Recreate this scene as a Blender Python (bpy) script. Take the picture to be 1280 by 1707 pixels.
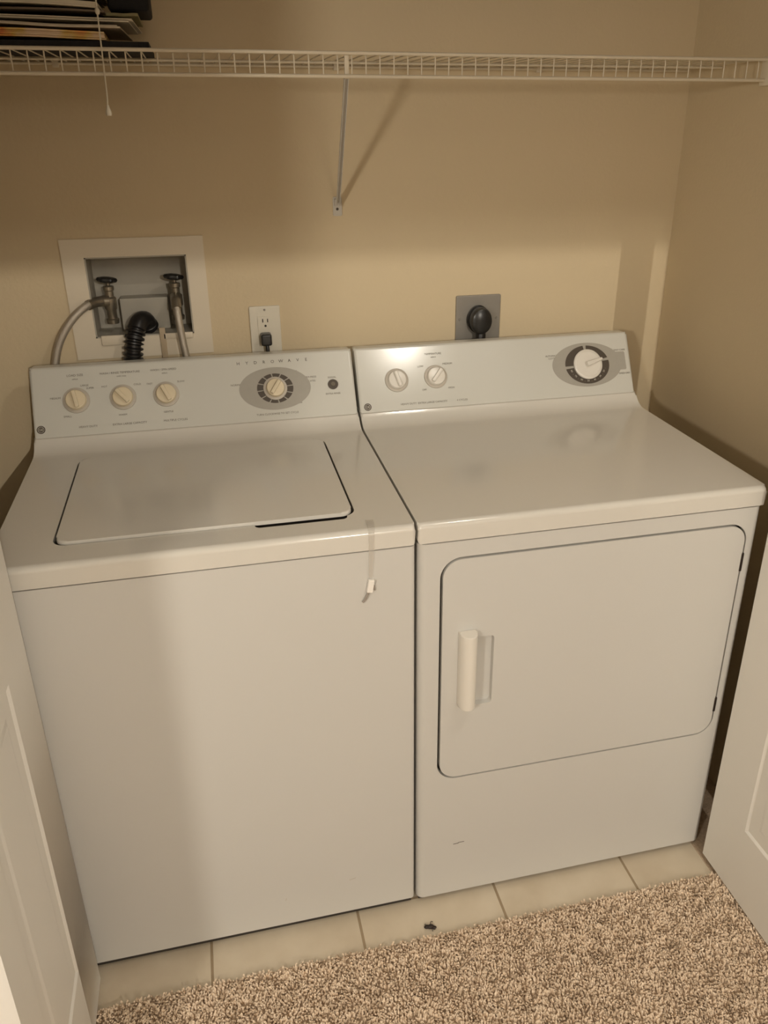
import bpy, bmesh, math, random
import numpy as np
from mathutils import Vector, Matrix
random.seed(7); rng = np.random.default_rng(7)
for o in list(bpy.data.objects): bpy.data.objects.remove(o)
SC = bpy.context.scene; COL = SC.collection
PI = math.pi

# ------------------------------------------------------------------ camera, world, lamps, exposure
cam_d = bpy.data.cameras.new('camera'); cam = bpy.data.objects.new('camera', cam_d); COL.objects.link(cam)
cam.location = (-0.31122744, -1.22517149, 1.54162892)
cam.rotation_euler = (math.radians(65.82103628), math.radians(0.12873158), math.radians(-13.57636152))
cam_d.sensor_fit = 'HORIZONTAL'; cam_d.sensor_width = 36.0
cam_d.lens = 1374.71 * 36 / 1280
cam_d.shift_x = -37.21 / 1280; cam_d.shift_y = -32.05 / 1280
cam_d.clip_start = 0.02
SC.camera = cam
SC.view_settings.view_transform = 'Standard'; SC.view_settings.look = 'None'
SC.view_settings.exposure = 0.0; SC.view_settings.gamma = 1; SC.view_settings.use_curve_mapping = False
W = bpy.data.worlds.new('world'); SC.world = W; W.use_nodes = True
W.node_tree.nodes['Background'].inputs[0].default_value = (1.0, .82, .62, 1)
W.node_tree.nodes['Background'].inputs[1].default_value = 0.10
CEIL_LAMP = (.545, -.705, 2.40); CEIL_W = 17.0; CEIL_R = .033
FAR_LAMP = (.57, -4.80, 2.32); FAR_W = 215.0; FAR_R = .010
SIDE_LAMP = (-1.41, -1.9, 1.66); SIDE_W = 61.0; SIDE_R = .10
HALL_FILL = (.1, -2.1, 2.30); HALL_FILL_W = 8.0; HALL_FILL_R = .16  # added fill light, placed only to lift the overall level
LAMP_COL = (1.0, .93, .815)

# ------------------------------------------------------------------ materials
def mat(name, col, rough=.5, metal=0.0, coat=0.0, var=0.0, vscale=6.0, bump=0.0, bscale=200.0, emit=None, spec=.5):
    m = bpy.data.materials.new(name); m.use_nodes = True
    nt = m.node_tree; b = nt.nodes['Principled BSDF']
    b.inputs['Base Color'].default_value = (*col, 1); b.inputs['Roughness'].default_value = rough
    b.inputs['Metallic'].default_value = metal; b.inputs['Coat Weight'].default_value = coat
    b.inputs['Coat Roughness'].default_value = .12; b.inputs['Specular IOR Level'].default_value = spec
    tc = nt.nodes.new('ShaderNodeTexCoord')
    if var:
        n = nt.nodes.new('ShaderNodeTexNoise'); n.inputs['Scale'].default_value = vscale; n.inputs['Detail'].default_value = 4
        mx = nt.nodes.new('ShaderNodeMix'); mx.data_type = 'RGBA'
        mx.inputs[6].default_value = (*[c * (1 - var) for c in col], 1); mx.inputs[7].default_value = (*[min(1, c * (1 + var)) for c in col], 1)
        nt.links.new(tc.outputs['Object'], n.inputs['Vector']); nt.links.new(n.outputs['Fac'], mx.inputs[0])
        nt.links.new(mx.outputs[2], b.inputs['Base Color'])
    if bump:
        n2 = nt.nodes.new('ShaderNodeTexNoise'); n2.inputs['Scale'].default_value = bscale; n2.inputs['Detail'].default_value = 2
        bp = nt.nodes.new('ShaderNodeBump'); bp.inputs['Strength'].default_value = bump; bp.inputs['Distance'].default_value = .002
        nt.links.new(tc.outputs['Object'], n2.inputs['Vector']); nt.links.new(n2.outputs['Fac'], bp.inputs['Height'])
        nt.links.new(bp.outputs['Normal'], b.inputs['Normal'])
    if emit:
        b.inputs['Emission Color'].default_value = (*LAMP_COL, 1); b.inputs['Emission Strength'].default_value = emit
    return m
M = {}
M['wall'] = mat('wall_paint', (.67, .55, .365), .75, var=.03, vscale=3, bump=.25, bscale=120)
M['hall'] = mat('hall_paint_darkened', (.30, .26, .21), .85, var=.03, vscale=3, bump=.2, bscale=120)  # unseen walls coloured darker to cut bounced fill light
M['ceiling'] = mat('ceiling_paint', (.50, .48, .44), .9, bump=.3, bscale=90)
M['door'] = mat('door_paint', (.86, .84, .79), .42, var=.015, bump=.06, bscale=60)
M['enamel'] = mat('white_enamel', (.635, .62, .585), .33, var=.012, vscale=5, bump=.02, bscale=300, spec=.45)
M['deck'] = mat('glossy_enamel', (.70, .67, .61), .125, var=.012, vscale=4, bump=.012, bscale=80, spec=.55)
M['panel'] = mat('console_plastic', (.665, .655, .60), .17, var=.01, spec=.5)
M['dark'] = mat('gap_shade', (.035, .028, .022), .8)  # near-black colour that paints shade into gaps and slots
M['black'] = mat('black_rubber', (.012, .011, .011), .38, bump=.05)
M['blackp'] = mat('black_plastic', (.016, .015, .014), .3)
M['beige'] = mat('aged_knob_plastic', (.76, .655, .47), .34, var=.03, vscale=40)
M['wknob'] = mat('white_knob_plastic', (.80, .76, .69), .26)
M['skirt'] = mat('knob_skirt', (.52, .47, .40), .35)
M['print'] = mat('grey_print', (.15, .125, .09), .6)
M['printd'] = mat('dark_print', (.075, .058, .042), .55)
M['printl'] = mat('light_print', (.62, .58, .50), .5)
M['oval'] = mat('oval_print', (.40, .375, .325), .5, var=.05, vscale=60)
M['steel'] = mat('steel_plate', (.30, .28, .25), .45, metal=.55, var=.08, vscale=25)
M['braid'] = mat('braided_steel', (.52, .47, .40), .38, metal=.75, bump=.5, bscale=900)
M['brass'] = mat('worn_brass', (.30, .26, .20), .34, metal=.75, var=.25, vscale=60)
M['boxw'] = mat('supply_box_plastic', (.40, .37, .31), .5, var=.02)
M['flange'] = mat('box_flange', (.74, .655, .52), .5, var=.02)
M['outlet'] = mat('outlet_plastic', (.74, .69, .58), .4)
M['tan'] = mat('tan_strap', (.46, .36, .24), .6)
M['wire'] = mat('white_vinyl_wire', (.72, .64, .50), .4)
M['brace'] = mat('painted_metal', (.60, .56, .49), .42)
M['cord'] = mat('white_cord', (.66, .60, .48), .6)
M['clear'] = mat('translucent_strip', (.74, .69, .62), .3)
M['clear'].node_tree.nodes['Principled BSDF'].inputs['Alpha'].default_value = .28
M['clip'] = mat('clip_plastic', (.92, .88, .82), .35)
M['hook'] = mat('grey_plastic', (.33, .29, .25), .4)
M['bug'] = mat('dark_debris', (.022, .012, .008), .5)
M['lamp'] = mat('lamp_glass', (.9, .85, .75), .4)
M['paper'] = mat('page_edges', (.62, .54, .42), .8, var=.10, vscale=30)
M['paperl'] = mat('newsprint', (.70, .63, .50), .8, var=.08, vscale=25)
M['paperd'] = mat('brown_cover', (.14, .10, .065), .6, var=.2, vscale=20)
M['olive'] = mat('olive_wall_tone', (.30, .26, .12), .6, var=.15, vscale=15)  # olive tone of shaded wall put into the colour
M['fabric'] = mat('black_fabric', (.008, .0065, .007), .8, bump=.4, bscale=300)

def orange_mat():
    m = mat('orange_cover', (.5, .3, .1), .5); nt = m.node_tree; b = nt.nodes['Principled BSDF']
    tc = nt.nodes.new('ShaderNodeTexCoord'); n = nt.nodes.new('ShaderNodeTexNoise'); n.inputs['Scale'].default_value = 22
    r = nt.nodes.new('ShaderNodeValToRGB'); e = r.color_ramp.elements
    e[0].position = .35; e[0].color = (.70, .52, .34, 1); e[1].position = .62; e[1].color = (.60, .17, .03, 1)
    x = r.color_ramp.elements.new(.48); x.color = (.60, .40, .09, 1)
    nt.links.new(tc.outputs['Object'], n.inputs['Vector']); nt.links.new(n.outputs['Fac'], r.inputs[0]); nt.links.new(r.outputs[0], b.inputs['Base Color'])
    return m
M['orange'] = orange_mat()

def tile_mat():
    m = mat('floor_tile', (.7, .6, .45), .38); nt = m.node_tree; b = nt.nodes['Principled BSDF']; L = nt.links.new
    tc = nt.nodes.new('ShaderNodeTexCoord'); sp = nt.nodes.new('ShaderNodeSeparateXYZ'); L(tc.outputs['Object'], sp.inputs[0])
    masks = []
    for ax, off in ((0, .1245 + .0028 + 5 * .3055), (1, .6)):
        a = nt.nodes.new('ShaderNodeMath'); a.operation = 'ADD'; a.inputs[1].default_value = off; L(sp.outputs[ax], a.inputs[0])
        f = nt.nodes.new('ShaderNodeMath'); f.operation = 'FLOORED_MODULO'; f.inputs[1].default_value = .3055; L(a.outputs[0], f.inputs[0])
        c = nt.nodes.new('ShaderNodeMath'); c.operation = 'LESS_THAN'; c.inputs[1].default_value = .0056; L(f.outputs[0], c.inputs[0]); masks.append(c)
    mm = nt.nodes.new('ShaderNodeMath'); mm.operation = 'MAXIMUM'; L(masks[0].outputs[0], mm.inputs[0]); L(masks[1].outputs[0], mm.inputs[1])
    n = nt.nodes.new('ShaderNodeTexNoise'); n.inputs['Scale'].default_value = 9; n.inputs['Detail'].default_value = 6; L(tc.outputs['Object'], n.inputs['Vector'])
    r = nt.nodes.new('ShaderNodeValToRGB'); e = r.color_ramp.elements; e[0].position = .3; e[0].color = (.60, .505, .375, 1); e[1].position = .7; e[1].color = (.70, .61, .475, 1); L(n.outputs['Fac'], r.inputs[0])
    mx = nt.nodes.new('ShaderNodeMix'); mx.data_type = 'RGBA'; mx.inputs[7].default_value = (.36, .27, .17, 1); L(mm.outputs[0], mx.inputs[0]); L(r.outputs[0], mx.inputs[6]); L(mx.outputs[2], b.inputs['Base Color'])
    bp = nt.nodes.new('ShaderNodeBump'); bp.invert = True; bp.inputs['Strength'].default_value = .8; bp.inputs['Distance'].default_value = .002; L(mm.outputs[0], bp.inputs['Height']); L(bp.outputs['Normal'], b.inputs['Normal'])
    return m
M['tile'] = tile_mat()

def carpet_mats():
    m = mat('carpet_backing', (.5, .38, .27), .95, var=.35, vscale=140, bump=1.0, bscale=220)
    p = bpy.data.materials.new('carpet_yarn'); p.use_nodes = True; nt = p.node_tree; b = nt.nodes['Principled BSDF']
    b.inputs['Roughness'].default_value = .85; b.inputs['Specular IOR Level'].default_value = .15
    a = nt.nodes.new('ShaderNodeAttribute'); a.attribute_name = 'yarn'
    r = nt.nodes.new('ShaderNodeValToRGB'); e = r.color_ramp.elements
    e[0].position = 0; e[0].color = (.50, .37, .255, 1); e[1].position = 1; e[1].color = (.92, .76, .59, 1)
    q = e.new(.4); q.color = (.84, .67, .50, 1)
    nt.links.new(a.outputs['Fac'], r.inputs[0]); nt.links.new(r.outputs[0], b.inputs['Base Color'])
    return m, p
M['carpet'], M['yarn'] = carpet_mats()

# ------------------------------------------------------------------ helpers
def finish(name, bm, material, parent=None, smooth=40):
    me = bpy.data.meshes.new(name); bmesh.ops.recalc_face_normals(bm, faces=bm.faces[:]); bm.to_mesh(me); bm.free()
    return link(name, me, material, parent, smooth)
def link(name, me, material, parent=None, smooth=40):
    if material is not None: me.materials.append(material)
    if smooth:
        me.polygons.foreach_set('use_smooth', [True] * len(me.polygons)); me.set_sharp_from_angle(angle=math.radians(smooth))
    o = bpy.data.objects.new(name, me); COL.objects.link(o)
    if parent is not None: o.parent = parent
    return o
def tag(o, label=None, cat=None, group=None, kind=None):
    if label: o['label'] = label
    if cat: o['category'] = cat
    if group: o['group'] = group
    if kind: o['kind'] = kind
    return o
def root(name, loc, label, cat, group=None):
    o = bpy.data.objects.new(name, None); COL.objects.link(o); o.location = loc; o.empty_display_size = .05
    return tag(o, label, cat, group)
def box(bm, lo, hi, bev=0, seg=2, mx=None):
    r = bmesh.ops.create_cube(bm, size=1); vs = r['verts']
    for v in vs: v.co = Vector([lo[i] + (v.co[i] + .5) * (hi[i] - lo[i]) for i in range(3)])
    if bev:
        es = list({e for v in vs for e in v.link_edges})
        rr = bmesh.ops.bevel(bm, geom=es, offset=bev, segments=seg, profile=.5, affect='EDGES'); vs = list({v for f in rr['faces'] for v in f.verts} | {v for v in vs if v.is_valid})
    if mx is not None:
        for v in vs: v.co = mx @ v.co
    return vs
def prism(bm, pts, f, a, b):
    """polygon pts (2D) swept between a and b; f(p, t) -> 3D"""
    n = len(pts); A = [bm.verts.new(f(p, a)) for p in pts]; B = [bm.verts.new(f(p, b)) for p in pts]
    bm.faces.new(A[::-1]); bm.faces.new(B)
    for i in range(n): bm.faces.new((A[i], A[(i + 1) % n], B[(i + 1) % n], B[i]))
    return A + B
def rrect(x0, z0, x1, z1, r, seg=8):
    P = []
    for cx, cz, a0 in ((x1 - r, z1 - r, 0), (x0 + r, z1 - r, 90), (x0 + r, z0 + r, 180), (x1 - r, z0 + r, 270)):
        for k in range(seg + 1):
            a = math.radians(a0 + 90 * k / seg); P.append((cx + r * math.cos(a), cz + r * math.sin(a)))
    return P
def lathe(bm, prof, mx, seg=32):
    """prof (r,h); axis = local Z of mx"""
    rings = []
    for r, h in prof:
        if r < 1e-6: rings.append([bm.verts.new(mx @ Vector((0, 0, h)))])
        else: rings.append([bm.verts.new(mx @ Vector((r * math.cos(2 * PI * k / seg), r * math.sin(2 * PI * k / seg), h))) for k in range(seg)])
    for A, B in zip(rings, rings[1:]):
        for k in range(seg):
            q = [A[k % len(A)], A[(k + 1) % len(A)], B[(k + 1) % len(B)], B[k % len(B)]]
            u = [];  [u.append(v) for v in q if v not in u]
            if len(u) > 2: bm.faces.new(u)
    for e in (rings[0], rings[-1]):
        if len(e) > 2:
            try: bm.faces.new(e)
            except ValueError: pass
def smoothpath(pts, n=8):
    P = [Vector(p) for p in pts]; P = [P[0] * 2 - P[1]] + P + [P[-1] * 2 - P[-2]]; out = []
    for i in range(1, len(P) - 2):
        for k in range(n):
            t = k / n; a, b, c, d = P[i - 1:i + 3]
            out.append(.5 * ((2 * b) + (c - a) * t + (2 * a - 5 * b + 4 * c - d) * t * t + (3 * b - a - 3 * c + d) * t ** 3))
    return out + [P[-2]]
def tube(bm, pts, r, seg=10, rf=None, cap=True):
    pts = [Vector(p) for p in pts]; rings = []; up = Vector((0, 0, 1)); pn = None
    for i, p in enumerate(pts):
        t = (pts[min(i + 1, len(pts) - 1)] - pts[max(i - 1, 0)]).normalized()
        if pn is None:
            pn = t.cross(up if abs(t.z) < .9 else Vector((1, 0, 0))).normalized()
        pn = (pn - t * pn.dot(t)).normalized(); bn = t.cross(pn)
        rr = rf(i) if rf else r
        rings.append([bm.verts.new(p + rr * (math.cos(2 * PI * k / seg) * pn + math.sin(2 * PI * k / seg) * bn)) for k in range(seg)])
    for A, B in zip(rings, rings[1:]):
        for k in range(seg): bm.faces.new((A[k], A[(k + 1) % seg], B[(k + 1) % seg], B[k]))
    if cap: bm.faces.new(rings[0]); bm.faces.new(rings[-1][::-1])
def boolean(o, cutter_bms):
    for bm in cutter_bms:
        c = finish('cutter', bm, None, smooth=0)
        md = o.modifiers.new('b', 'BOOLEAN'); md.operation = 'DIFFERENCE'; md.object = c; md.solver = 'EXACT'
        dg = bpy.context.evaluated_depsgraph_get(); dg.update()
        me = bpy.data.meshes.new_from_object(o.evaluated_get(dg)); o.modifiers.clear(); old = o.data; o.data = me
        bpy.data.objects.remove(c)
    me = o.data; me.polygons.foreach_set('use_smooth', [True] * len(me.polygons)); me.set_sharp_from_angle(angle=math.radians(35))
    return o
def newbm(): return bmesh.new()
def zx(p, y): return Vector((p[0], y, p[1]))       # polygon in XZ swept along Y
def xyp(p, z): return Vector((p[0], p[1], z))
def yzp(p, x): return Vector((x, p[0], p[1]))

# ------------------------------------------------------------------ setting
YW = .69; XR = .826; XL = -.95; CZ = 2.44; FZ = -.10
OPL, OPR, OPZ, WY0, WY1 = -.724, .790, 1.952, -.13, -.02
BX0, BX1, BZ0, BZ1 = -.556, -.343, 1.108, 1.281    # recess of the supply box
def struct(name, bm, m): return tag(finish(name, bm, m, smooth=30), kind='structure')
bm = newbm(); box(bm, (XL, -.088, -.02), (.668, YW, 0)); struct('floor', bm, M['tile'])
bm = newbm(); box(bm, (-2.3, -5.6, -.02), (1.7, -.088, .002)); box(bm, (.668, -.088, -.02), (XR, YW, .001)); struct('floor_carpet', bm, M['carpet'])
bm = newbm(); box(bm, (-2.3, -5.6, CZ), (1.7, YW + .1, CZ + .05)); struct('ceiling', bm, M['ceiling'])
bm = newbm()
box(bm, (XL - .1, YW, -.02), (BX0, YW + .1, CZ)); box(bm, (BX1, YW, -.02), (XR + .1, YW + .1, CZ))
box(bm, (BX0, YW, -.02), (BX1, YW + .1, BZ0)); box(bm, (BX0, YW, BZ1), (BX1, YW + .1, CZ)); struct('wall_back', bm, M['wall'])
bm = newbm(); box(bm, (XR, WY1, -.02), (XR + .1, YW, CZ)); struct('wall_right', bm, M['wall'])
bm = newbm(); box(bm, (XL - .1, WY1, -.02), (XL, YW, CZ)); struct('wall_left', bm, M['wall'])
bm = newbm(); box(bm, (-2.3, WY0, -.02), (OPL, WY1, CZ)); box(bm, (OPR, WY0, -.02), (1.7, WY1, CZ)); box(bm, (OPL, WY0, OPZ), (OPR, WY1, CZ)); struct('wall_front', bm, M['wall'])
bm = newbm(); box(bm, (-2.4, -5.6, -.02), (-2.3, WY0, CZ)); struct('wall_hall_left', bm, M['hall'])
bm = newbm(); box(bm, (1.7, -5.6, -.02), (1.8, WY0, CZ)); struct('wall_hall_right', bm, M['hall'])
bm = newbm(); box(bm, (-2.3, -3.3, -.02), (-.45, -3.2, CZ)); box(bm, (.80, -3.3, -.02), (1.7, -3.2, CZ)); box(bm, (-.45, -3.3, 2.03), (.80, -3.2, CZ)); struct('wall_hall_back', bm, M['hall'])
bm = newbm(); box(bm, (-2.3, -5.7, -.02), (1.7, -5.6, CZ)); struct('wall_far_room', bm, M['hall'])

# folding closet doors: each side two leaves folded flat against one another
def leaf_bm(x0, x1, y0, y1, z0, z1, panels):
    """slab with raised panels on both faces; panels = list of (ya, yb, za, zb)"""
    bm = newbm(); box(bm, (x0 + .0035, y0, z0), (x1 - .0035, y1, z1))
    for xs, d in ((x0, 1), (x1, -1)):
        ys = sorted({y0, y1} | {p[0] for p in panels} | {p[1] for p in panels}); zs = sorted({z0, z1} | {p[2] for p in panels} | {p[3] for p in panels})
        for a, b in zip(ys, ys[1:]):
            for c, e in zip(zs, zs[1:]):
                if any(abs(a - p[0]) < 1e-6 and abs(c - p[2]) < 1e-6 for p in panels):
                    prev = None
                    for ins, dep in ((0, 0), (.004, .002), (.012, .0075), (.018, .0078), (.040, .002), (.043, .0015)):
                        R = [bm.verts.new((xs + d * dep, yy, zz)) for yy, zz in ((a + ins, c + ins), (b - ins, c + ins), (b - ins, e - ins), (a + ins, e - ins))]
                        if prev:
                            for k in range(4): bm.faces.new((prev[k], prev[(k + 1) % 4], R[(k + 1) % 4], R[k]))
                        prev = R
                    bm.faces.new(prev)
                else:
                    box(bm, (min(xs, xs + d * .0036), a, c), (max(xs, xs + d * .0036), b, e))
    bmesh.ops.remove_doubles(bm, verts=bm.verts[:], dist=1e-5)
    return bm
PAN = [(-.345, -.147, .193, .805), (-.345, -.147, .95, 1.78)]
tr = bpy.data.objects.new('door_1', None); COL.objects.link(tr); tr.location = (-.66, -.22, 0); tag(tr, kind='structure')
def leaf(parent, x0, x1, y0, y1, pan):
    o = finish('door_leaf', leaf_bm(x0, x1, y0, y1, .014, 1.926, pan), M['door'], parent, smooth=25); o.matrix_parent_inverse = Matrix.Translation(parent.location).inverted(); return o
leaf(tr, -.677, -.642, -.420, -.030, PAN); leaf(tr, -.716, -.681, -.420, -.030, PAN)
t2 = bpy.data.objects.new('door_2', None); COL.objects.link(t2); t2.location = (.69, -.22, 0); tag(t2, kind='structure')
for o in (leaf(t2, .670, .700, -.427, -.037, PAN), leaf(t2, .702, .732, -.427, -.037, PAN)):
    for v_ in o.data.vertices: v_.co.x += .006 * v_.co.z
bm = newbm(); box(bm, (OPL, -.090, 1.930), (OPR, -.055, 1.952)); struct('trim_1', bm, M['brace'])

# ------------------------------------------------------------------ appliances, shared
P0 = Vector((0, .527, .94)); P1 = Vector((0, .6015, 1.07)); EV = (P1 - P0).normalized(); NV = Vector((1, 0, 0)).cross(EV)
if NV.y > 0: NV = -NV
def cmx(u, v, h=0, rot=0):
    """matrix of a spot on the sloping console face: local X right, local Y up the face, local Z outwards"""
    p = P0 + Vector((u, 0, 0)) + EV * v + NV * h
    m = Matrix(((1, EV.x, NV.x, p.x), (0, EV.y, NV.y, p.y), (0, EV.z, NV.z, p.z), (0, 0, 0, 1)))
    return m @ Matrix.Rotation(rot, 4, 'Z')
def deck_profile():
    pts = [(-.002, .876), (-.002, .903)]
    for k in range(1, 7):
        a = PI - PI / 2 * k / 6; pts.append((.009 + .011 * math.cos(a), .903 + .011 * math.sin(a)))
    pts.append((.470, .914))
    for k in range(1, 9):
        a = math.radians(-90 + 60 * k / 8); pts.append((.478 + .052 * math.cos(a), .966 + .052 * math.sin(a)))
    pts += [(.530, .9415), (.615, .945), (.615, .876)]
    return pts
def console_profile():
    pts = [(P0.y, P0.z)]; q = P1 + EV * -.004; pts.append((q.y, q.z))
    c = Vector((0, q.y, q.z)) - NV * .008
    for k in range(1, 6):
        a = math.radians(150 - 60 * k / 5); pts.append((c.y + .008 * math.cos(a), c.z + .008 * math.sin(a)))
    pts += [(.630, c.z + .007), (.634, c.z), (.634, .93), (.535, .93)]
    return pts
def bevel_sides(bm, x0, x1, off, seg=3):
    es = [e for e in bm.edges if all(abs(v.co.x - x0) < 1e-5 for v in e.verts) or all(abs(v.co.x - x1) < 1e-5 for v in e.verts)]
    bmesh.ops.bevel(bm, geom=es, offset=off, segments=seg, profile=.5, affect='EDGES')
def place(o, r): o.parent = r; o.matrix_parent_inverse = Matrix.Translation(r.location).inverted(); return o
def text(s, size, u, v, r, m=None, align='CENTER', h=.0004, name='printed_text', sx=1.0, rot=0.0):
    c = bpy.data.curves.new('t', 'FONT'); c.body = s; c.size = size; c.align_x = align; c.align_y = 'CENTER'; c.extrude = .0001; c.resolution_u = 2
    t = bpy.data.objects.new('t', c); COL.objects.link(t); dg = bpy.context.evaluated_depsgraph_get(); dg.update()
    me = bpy.data.meshes.new_from_object(t.evaluated_get(dg)); bpy.data.objects.remove(t)
    me.transform(cmx(u, v, h, rot) @ Matrix.Diagonal((sx, 1, 1, 1))); me.materials.clear()
    return place(link(name, me, m or M['print'], smooth=0), r)
def flat_shape(name, pts, u, v, h, r, m, th=.0004):
    bm = newbm(); mx = cmx(u, v, h); prism(bm, pts, lambda p, z: mx @ Vector((p[0], p[1], z)), 0, th)
    return place(finish(name, bm, m, smooth=0), r)
def ell(a, b, n=64): return [(a * math.cos(2 * PI * k / n), b * math.sin(2 * PI * k / n)) for k in range(n)]
def knob(u, v, rot, r, material, name='selector_knob', R=.0215, marks=True):
    mx = cmx(u, v); k = finish(name, _k(mx, R, rot), material, smooth=45); place(k, r)
    bm = newbm(); lathe(bm, [(0, .0004), (R + .0060, .0004), (R + .0055, .0030), (R + .0015, .0038), (0, .0038)], mx, 40)
    s = finish('knob_skirt', bm, M['skirt'], smooth=40); place(s, r); s.parent = k; s.matrix_parent_inverse = Matrix.Identity(4)
    s.matrix_parent_inverse = k.matrix_parent_inverse.copy() if False else Matrix.Identity(4)
    return k
def _k(mx, R, rot):
    bm = newbm(); lathe(bm, [(0, .0035), (R, .0035), (R * .97, .010), (R * .93, .0125), (R * .86, .0135), (0, .0135)], mx, 40)
    g = mx @ Matrix.Rotation(rot, 4, 'Z')
    box(bm, (-R * .84, -.0042, .010), (R * .84, .0042, .0225), .002, 2, g)
    return bm
def logo(u, v, r):
    flat_shape('logo_badge', ell(.0085, .0085, 32), u, v, .0003, r, M['printd'])
    bm = newbm(); mx = cmx(u, v, .0009)
    n = 28
    for a, b in ((.0064, .0056),):
        A = [bm.verts.new(mx @ Vector((a * math.cos(2 * PI * k / n), a * math.sin(2 * PI * k / n), 0))) for k in range(n)]
        B = [bm.verts.new(mx @ Vector((b * math.cos(2 * PI * k / n), b * math.sin(2 * PI * k / n), 0))) for k in range(n)]
        for k in range(n): bm.faces.new((A[k], A[(k + 1) % n], B[(k + 1) % n], B[k]))
    place(finish('logo_ring', bm, M['printl'], smooth=0), r)
    text('GE', .0072, u, v - .0002, r, M['printl'], h=.0010, name='logo_letters')
def dial_ring(u, v, a, b, ri, gaps, r, gw):
    """dark elliptical ring broken by light gaps (angles in degrees)"""
    bm = newbm(); mx = cmx(u, v, .0009); n = 180; per = []
    for k in range(n):
        d = (k + .5) * 360 / n
        if any(abs((d - g + 180) % 360 - 180) < gw / 2 for g in gaps): continue
        q = []
        for ang, o in ((k, 1), (k + 1, 1), (k + 1, 0), (k, 0)):
            t = 2 * PI * ang / n
            q.append(bm.verts.new(mx @ (Vector((a * math.cos(t), b * math.sin(t), 0)) if o else Vector((ri * math.cos(t), ri * math.sin(t), 0)))))
        bm.faces.new(q)
    bmesh.ops.remove_doubles(bm, verts=bm.verts[:], dist=1e-6)
    return place(finish('dial_ring', bm, M['printd'], smooth=0), r)
def machine(name, x0, x1, label, cat, deckbev):
    r = root(name, ((x0 + x1) / 2, .31, 0), label, cat)
    bm = newbm(); prism(bm, console_profile(), yzp, x0 + .001, x1 - .001); bevel_sides(bm, x0 + .001, x1 - .001, .006)
    cons = place(finish('console', bm, M['panel'], smooth=35), r)
    bm = newbm(); box(bm, (x0 + .006, .007, .0045), (x1 - .006, .60, .0220)); place(finish('base_shade', bm, M['dark'], smooth=0), r)  # dark box painting the shade under the cabinet front
    for lx in (x0 + .05, x1 - .05):
        for ly in (.05, .56):
            bm = newbm(); lathe(bm, [(0, 0), (.019, 0), (.021, .004), (.018, .010), (.006, .011), (.006, .030), (0, .030)], Matrix.Translation((lx, ly, .0005)), 20)
            place(finish('leveling_foot', bm, M['hook'], smooth=40), r)
    return r, cons
def front_edges(bm, x0, x1, off, seg=4):
    es = [e for e in bm.edges if all(abs(v.co.y) < 1e-5 for v in e.verts) and abs(e.verts[0].co.x - e.verts[1].co.x) < 1e-6]
    bmesh.ops.bevel(bm, geom=es, offset=off, segments=seg, profile=.5, affect='EDGES')

# ------------------------------------------------------------------ washer
wx0, wx1 = -.6880, -.0010
washer, _ = machine('washing_machine', wx0, wx1, 'white top-loading washing machine with closed lid, left of the dryer', 'washing machine', .006)
bm = newbm(); box(bm, (wx0 + .001, 0, .0195), (wx1, .615, .8730)); front_edges(bm, wx0, wx1, .007); place(finish('cabinet', bm, M['enamel'], smooth=35), washer)
bm = newbm(); prism(bm, deck_profile(), yzp, wx0, wx1); bevel_sides(bm, wx0, wx1, .0055)
deck = finish('top_deck', bm, M['deck'], smooth=35)
LX0, LX1, LY0, LY1 = -.590, -.097, .068, .452
c1 = newbm(); prism(c1, rrect(LX0 - .0052, LY0 - .0045, LX1 + .0052, LY1 + .002, .024), xyp, .894, .93)
c2 = newbm(); prism(c2, rrect(-.268, .0520, -.108, .080, .010), xyp, .888, .93)
boolean(deck, [c1, c2]); place(deck, washer)
bm = newbm(); A = prism(bm, rrect(LX0, LY0, LX1, LY1, .021, 8), xyp, .9112, .9185)
es = [e for e in bm.edges if all(abs(v.co.z - .9185) < 1e-6 for v in e.verts)]; bmesh.ops.bevel(bm, geom=es, offset=.0042, segments=3, profile=.5, affect='EDGES')
place(finish('lid', bm, M['deck'], smooth=35), washer)
bm = newbm(); prism(bm, rrect(LX0 - .0048, LY0 - .0040, LX1 + .0048, LY1 + .0015, .024), xyp, .8942, .8962); place(finish('lid_gap_shade', bm, M['dark'], smooth=0), washer)  # dark sheet standing in for shade in the lid gap
bm = newbm(); prism(bm, rrect(-.2675, .0525, -.1085, .0790, .0045), xyp, .8882, .9060); place(finish('finger_slot_shade', bm, M['dark'], smooth=0), washer)  # dark filler painting the shade inside the finger slot
# console controls
logo(-.6730, .0190, washer)
for u, rot, cap in ((-.5985, 100, 0), (-.5040, 130, 0), (-.4145, 115, 0)): knob(u, .0765, math.radians(rot), washer, M['beige'])
text('LOAD SIZE', .0068, -.5975, .1305, washer); text('select', .0050, -.598, .1225, washer)
text('WASH / RINSE TEMPERATURE', .0063, -.5065, .1305, washer); text('cold rinse', .0050, -.5035, .1230, washer)
text('WASH / SPIN SPEED', .0063, -.4160, .1310, washer); text('select', .0050, -.414, .1235, washer)
for s, u, v in (('MEDIUM', -.640, .0835), ('SMALL', -.6183, .0430), ('LARGE', -.5800, .1075), ('SUPER', -.569, .101), ('HOT', -.5400, .1020), ('COLD', -.4725, .1025), ('WARM', -.5074, .0385), ('FAST', -.4470, .1015), ('SLOW', -.3815, .1025), ('GENTLE', -.4132, .0378)):
    text(s, .0056, u, v, washer)
text('HEAVY DUTY', .0062, -.598, .0185, washer, align='LEFT'); text('EXTRA LARGE CAPACITY', .0062, -.530, .0185, washer, align='LEFT'); text('MULTIPLE CYCLES', .0062, -.425, .0185, washer, align='LEFT')
u, v = -.1805, .0722
flat_shape('dial_oval', ell(.0790, .0480), u, v, .0002, washer, M['oval'])
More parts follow.
